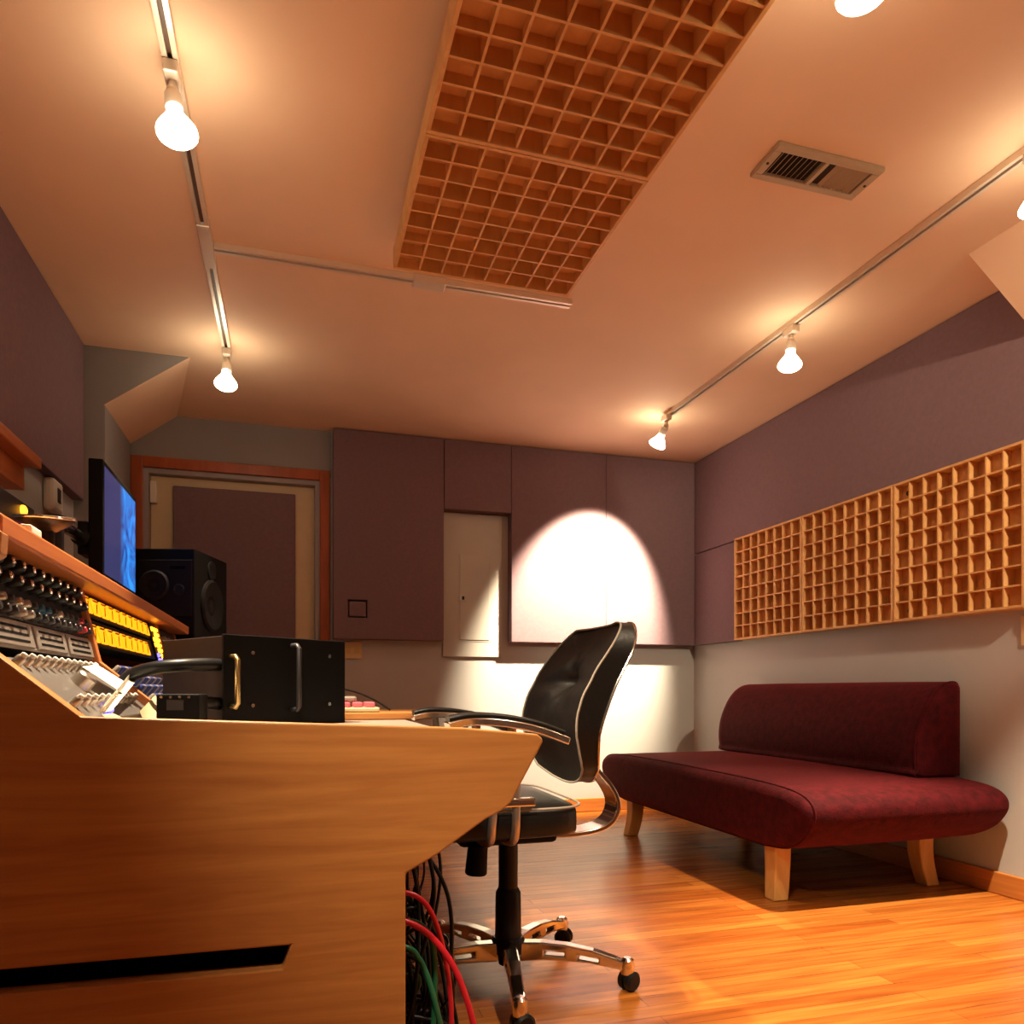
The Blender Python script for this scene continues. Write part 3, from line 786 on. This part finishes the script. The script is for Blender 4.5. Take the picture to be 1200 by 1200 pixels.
b = MB(); lp = [backpt(e, -1)[1] for e in E30] + [backpt(1, -1 + 2 * j / 16)[1] for j in range(1, 16)] + [backpt(e, 1)[1] for e in E30[::-1]] + [backpt(0, 1 - 2 * j / 16)[1] for j in range(1, 16)]
b.tube([p + Vector((.003, 0, 0)) for p in lp], .0035, 8, closed=True); obj('chrome_edge', b, 'chrome', CH, smooth=True)
b = MB(); p = backpt(.62, 0)[0]; p, _ = backpt((.80 - .56) / .398, 0); b.sphere(p, .012, 12, (.5, 1, 1)); obj('tuft_button', b, 'leather', CH, smooth=True)
# curved flat bar joining back and seat
b = MB()
cp = bez([(.772, 0, .625), (.790, 0, .575), (.842, 0, .515), (.864, 0, .465), (.848, 0, .42), (.80, 0, .396), (.72, 0, .388), (.63, 0, .395)], 8)
rs = []
for i, p in enumerate(cp):
    d_ = (cp[min(i + 1, len(cp) - 1)] - cp[max(i - 1, 0)]).normalized(); n_ = Vector((d_.z, 0, -d_.x))
    rs.append([Vector((p.x, yc + s_ * .042, p.z)) + n_ * o_ for s_, o_, q in ((-1, -.007, 0), (1, -.007, 0), (1, .007, 1), (-1, .007, 1))])
b.rings(rs); obj('back_bar', b, 'chrome', CH, smooth=True, bev=.003)
# armrests
for s in (-1, 1):
    ya = yc + s * .252
    path = bez([(.335, ya, .708), (.39, ya, .7175), (.47, ya, .713), (.55, ya, .697), (.632, ya, .668)], 10)
    rs = []; rs2 = []
    for i, p in enumerate(path):
        d_ = (path[min(i + 1, len(path) - 1)] - path[max(i - 1, 0)]).normalized(); n_ = Vector((-d_.z, 0, d_.x)); n_ = n_ if n_.z > 0 else -n_
        w_ = .026 + .006 * math.sin(math.pi * i / (len(path) - 1))
        rs.append([p + Vector((0, a_ * w_, 0)) + n_ * h_ for a_, h_ in ((-1, -.018), (1, -.018), (1, .0), (-1, .0))])
        rs2.append(sring(p + n_ * .006, (0, 1, 0), n_, w_ * .92, .0065, 3, 16))
    b = MB(); b.rings(rs); ar = obj('armrest', b, 'chrome', CH, smooth=True, bev=.003)
    b = MB(); b.rings(rs2[1:-2]); obj('arm_pad', b, 'leather', ar, smooth=True, ang=70)
    for xx, x2 in ((.405, .445), (.49, .503)):
        b = MB(); b.tube(bez([(xx, ya, .704), (xx + .01, ya, .63), (x2, ya, .52), (x2, ya - s * .001, .46), (x2, ya - s * .02, .425), (x2, ya - s * .07, .412), (x2, ya - s * .16, .41)], 8), .0105, 12)
        obj('arm_support', b, 'satin', ar, smooth=True)
    b = MB(); b.box((.40, ya - s * .0 - .013, .507), (.548, ya + .013, .527), .004); obj('side_bracket', b, 'chrome', ar)
# mechanism, column, knob, base
b = MB(); b.box((.40, yc - .11, .385), (.66, yc + .11, .428), .012); obj('tilt_mechanism', b, 'blackmat', CH)
b = MB(); b.lathe((.447, 1.80, .412), (.440, 1.80, .318), [(0, .012), (.16, .013), (.22, .025), (.95, .028), (1, .024)], 22); obj('tension_knob', b, 'blackmat', CH, smooth=True)
b = MB(); b.lathe((.557, yc, .40), (.557, yc, .085), [(0, .026), (.48, .026), (.49, .029), (.52, .034), (.985, .036), (1, .03)], 28); obj('gas_column', b, 'black', CH, smooth=True)
b = MB(); b.lathe((.557, yc, .118), (.557, yc, .045), [(0, .040), (.15, .046), (.55, .044), (.6, .03), (1, .026)], 28); hub = obj('base_hub', b, 'black', CH, smooth=True)
for k in range(5):
    a = R(-29.4 - 72 * k); ca, sa = math.cos(a), math.sin(a)
    ex = Vector((ca, sa, 0)); ey = Vector((-sa, ca, 0)); o0 = Vector((.557, yc, 0))
    up_ = [(.036, .108), (.09, .112), (.16, .110), (.23, .100), (.29, .084), (.325, .070)]
    dn_ = [(.325, .050), (.28, .058), (.22, .066), (.15, .068), (.09, .064), (.036, .058)]
    h1 = [(.10, .080), (.10, .092), (.155, .092), (.155, .080)]; h2 = [(.19, .076), (.19, .087), (.245, .080), (.245, .070)]
    b = MB()
    b.poly(up_ + dn_, [h1, h2], lambda x, z: o0 + ex * x + ey * (.019 - .016 * x) + Vector((0, 0, z)), lambda x, z: o0 + ex * x - ey * (.019 - .016 * x) + Vector((0, 0, z)))
    lg = obj('base_leg', b, 'chrome', CH, bev=.004)
    c_ = o0 + ex * .318
    b = MB(); b.lathe(c_ + Vector((0, 0, .086)), c_ + Vector((0, 0, .044)), [(0, .010), (.15, .017), (.5, .019), (1, .017)], 18); obj('caster_cap', b, 'chrome', lg, smooth=True)
    b = MB(); wx = Vector((math.cos(a + .9 + k), math.sin(a + .9 + k), 0)); wn = Vector((-wx.y, wx.x, 0))
    cc = c_ + wx * .006 + Vector((0, 0, .0255))
    for s_ in (-1, 1): b.lathe(cc + wn * s_ * .004, cc + wn * s_ * .022, [(0, .0245), (.7, .0252), (1, .019)], 22)
    b.cyl(cc - wn * .006, cc + wn * .006, .012, n=12); b.lathe(c_ + Vector((0, 0, .046)), c_ + Vector((0, 0, .028)), [(0, .016), (1, .014)], 14)
    obj('caster', b, 'black', lg, smooth=True)

# ------------------------------------------------------------------ sofa
SO = thing('sofa', (2.1, 3.0, 0), 'burgundy velvet chaise sofa on wooden legs along the right wall', 'sofa')
def seat_prof():
    # (y, z) outline, bull-nosed at both ends, slimmer below
    n = [(2.38, .200), (2.25, .216), (2.17, .256), (2.122, .306), (2.104, .350), (2.116, .386), (2.160, .413), (2.24, .428), (2.40, .437), (2.7, .441)]
    n = [(p.x, p.y) for p in bez([(y, z, 0) for y, z in n], 4)]
    return n + [(3.0, .442), (3.27, .441)] + [(5.98 - y, z) for y, z in reversed(n[:33])]
sp_ = seat_prof()
def seat_ring(x, k, puff=0.):
    cyy, czz = 2.99, .335
    return [Vector((x, cyy + (y - cyy) * (1 - (1 - k) * .16), czz + (z - czz) * k)) for y, z in sp_]
b = MB()
b.rings([seat_ring(1.668, .55), seat_ring(1.672, .78), seat_ring(1.682, .93), seat_ring(1.70, 1.0), seat_ring(1.74, 1.02), seat_ring(1.9, 1.03), seat_ring(2.3, 1.03), seat_ring(2.52, 1.0), seat_ring(2.56, .96)])
obj('seat', b, 'velvet', SO, smooth=True, ang=80)
b = MB(); b.tube(seat_ring(1.697, 1.0), .0035, 8, closed=True); obj('seat_piping', b, 'velvet', SO, smooth=True)
bp_ = [(2.555, .438), (2.352, .438), (2.338, .475), (2.334, .53), (2.342, .60), (2.366, .67), (2.402, .735), (2.448, .785), (2.50, .812), (2.54, .812), (2.556, .79)]
bp_ = [(p.x, p.y) for p in bez([(x, z, 0) for x, z in bp_], 4)]
def back_ring(y, k):
    cx_, cz_ = 2.47, .60
    return [Vector((cx_ + (x - cx_) * k, y, cz_ + (z - cz_) * k)) for x, z in bp_]
b = MB(); b.rings([back_ring(2.312, .93), back_ring(2.318, .985), back_ring(2.34, 1.0), back_ring(2.7, 1.008), back_ring(3.3, 1.008), back_ring(3.68, 1.0), back_ring(3.712, .985), back_ring(3.72, .93)])
obj('backrest', b, 'velvet', SO, smooth=True, ang=80)
b = MB(); b.tube(back_ring(2.322, .999), .003, 8, closed=True); obj('back_piping', b, 'velvet', SO, smooth=True)
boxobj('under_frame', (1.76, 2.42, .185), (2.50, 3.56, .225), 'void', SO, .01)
for lx, ly, sx, sy in ((1.735, 2.365, -1, -1), (2.45, 2.375, 1, -1), (1.75, 3.635, -1, 1), (2.45, 3.625, 1, 1)):
    b = MB(); rs = []
    for i in range(9):
        f = i / 8; z = .262 * (1 - f) + .0 * f; k = .037 - .006 * f
        off = .008 * math.sin(f * math.pi) * -1 + .014 * f * f
        cx_ = lx - sx * .0 + sx * (off - .012); cy_ = ly + sy * (off - .012)
        rs.append([Vector((cx_ + a_ * k, cy_ + c_ * k, z)) for a_, c_ in ((-1, -1), (1, -1), (1, 1), (-1, 1))])
    b.rings(rs); obj('leg', b, 'leg', SO, smooth=True, bev=.005)

# ------------------------------------------------------------------ cables under the desk
def cable(pts, r, m, label, group):
    mb = MB(); mb.tube(bez(pts, 10), r, 8); o = obj('cable', mb, m, smooth=True, ang=180); return tag(o, label, 'cable', group)
cable([(.10, 1.44, .395), (.17, 1.42, .396), (.222, 1.41, .388), (.256, 1.41, .352), (.282, 1.42, .275), (.298, 1.43, .18), (.30, 1.44, .10), (.28, 1.46, .03), (.26, 1.48, .007)], .005, 'red', 'red cable bending over at the top of the tangle', 'coloured cables')
cable([(.10, 1.39, .362), (.17, 1.385, .356), (.222, 1.38, .338), (.262, 1.38, .302), (.298, 1.38, .245), (.325, 1.38, .17), (.343, 1.38, .09), (.342, 1.37, .03), (.33, 1.35, .007)], .006, 'red', 'thick red cable along the right edge of the tangle', 'coloured cables')
cable([(.18, 1.40, .13), (.235, 1.40, .125), (.262, 1.39, .10), (.27, 1.39, .05), (.265, 1.38, .006)], .005, 'red', 'short red cable low in the tangle', 'coloured cables')
cable([(.10, 1.43, .34), (.20, 1.42, .338), (.238, 1.42, .325), (.26, 1.42, .29), (.268, 1.43, .20), (.26, 1.44, .05), (.25, 1.45, .007)], .0055, 'green', 'green cable under the top red cable', 'coloured cables')
cable([(.12, 1.42, .30), (.205, 1.41, .29), (.232, 1.41, .265), (.25, 1.41, .225), (.268, 1.41, .16), (.282, 1.42, .09), (.28, 1.43, .007)], .0055, 'green', 'long green cable hanging through the middle of the tangle', 'coloured cables')
cable([(.16, 1.53, .22), (.235, 1.52, .20), (.25, 1.52, .17), (.22, 1.53, .12), (.20, 1.54, .04), (.19, 1.56, .007)], .0055, 'green', 'green cable coiled low at the left of the tangle', 'coloured cables')
random.seed(21)
U = random.uniform
cable([(.245, 1.60, .462), (.262, 1.60, .44), (.30, 1.58, .39), (.325, 1.57, .32), (.33, 1.57, .22), (.32, 1.58, .08), (.30, 1.60, .006)], .0045, 'cable', 'black cable arching out to the right of the tangle', 'black cables')
for i in range(30):                                        # arcs that leave from behind the panel and drop
    y = U(1.44, 1.64); x0_ = U(.06, .19); h = U(.08, .40); reach = U(.22, .325); sag = U(.0, .05)
    pts = [(x0_, y, h - sag), (x0_ + (reach - x0_) * .45, y + U(-.02, .02), h + U(-.01, .02)), (x0_ + (reach - x0_) * .85, y + U(-.03, .03), h * U(.72, .9)),
           (reach, y + U(-.03, .03), h * U(.4, .6)), (reach + U(-.05, .02), y + U(-.03, .04), h * U(.12, .25) + .008), (reach + U(-.11, -.03), y + U(-.04, .05), .0065)]
    cable(pts, U(.0028, .0052), 'cable', 'black cable in the tangle under the desk', 'black cables')
for i in range(12):                                        # strands hanging from under the desktop
    y = U(1.46, 1.66); x = U(.19, .31); w1_ = U(-.03, .03)
    cable([(x - .03, y, .648), (x - .02, y, .56), (x + U(-.04, .04), y + U(-.03, .03), .38), (x + U(-.05, .05), y + U(-.04, .04), .2), (x + U(-.03, .04), y + U(-.03, .02), .06), (x + U(-.08, .05), y + U(-.05, .05), .0065)],
          U(.0025, .0045), 'cable', 'black cable in the tangle under the desk', 'black cables')
for i in range(10):
    y = 1.42 + i * .022; h = U(.015, .13)
    cable([(.10, y + .03, h + U(-.02, .02)), (.18, y, h + .012), (.25, y - U(0, .015), h), (.30, y, h * .8), (.315 + U(0, .03), y + .02, max(.007, h * .4)), (.32, y + .06, .0075)], U(.0035, .0065), 'cable', 'black cable sweeping low across the bottom of the tangle', 'low black cables')

# ------------------------------------------------------------------ camera and view
cam = bpy.data.cameras.new('camera'); co = bpy.data.objects.new('camera', cam); COL.objects.link(co)
co.location = (0, 0, .78); co.rotation_euler = (R(90), 0, -al)
cam.sensor_width = 36; cam.lens = 36 * 865 / 1200; cam.shift_y = 209 / 1200; cam.clip_start = .02
scn.camera = co
w = bpy.data.worlds.new('world'); scn.world = w; w.use_nodes = True
w.node_tree.nodes['Background'].inputs['Color'].default_value = (.02, .017, .014, 1)
vs = scn.view_settings
vs.view_transform = 'Standard'; vs.look = 'None'; vs.gamma = 1; vs.use_curve_mapping = False
vs.exposure = 1.3
scn.cycles.max_bounces = 10; scn.cycles.diffuse_bounces = 6; scn.cycles.sample_clamp_indirect = 4
scn.cycles.use_denoising = True
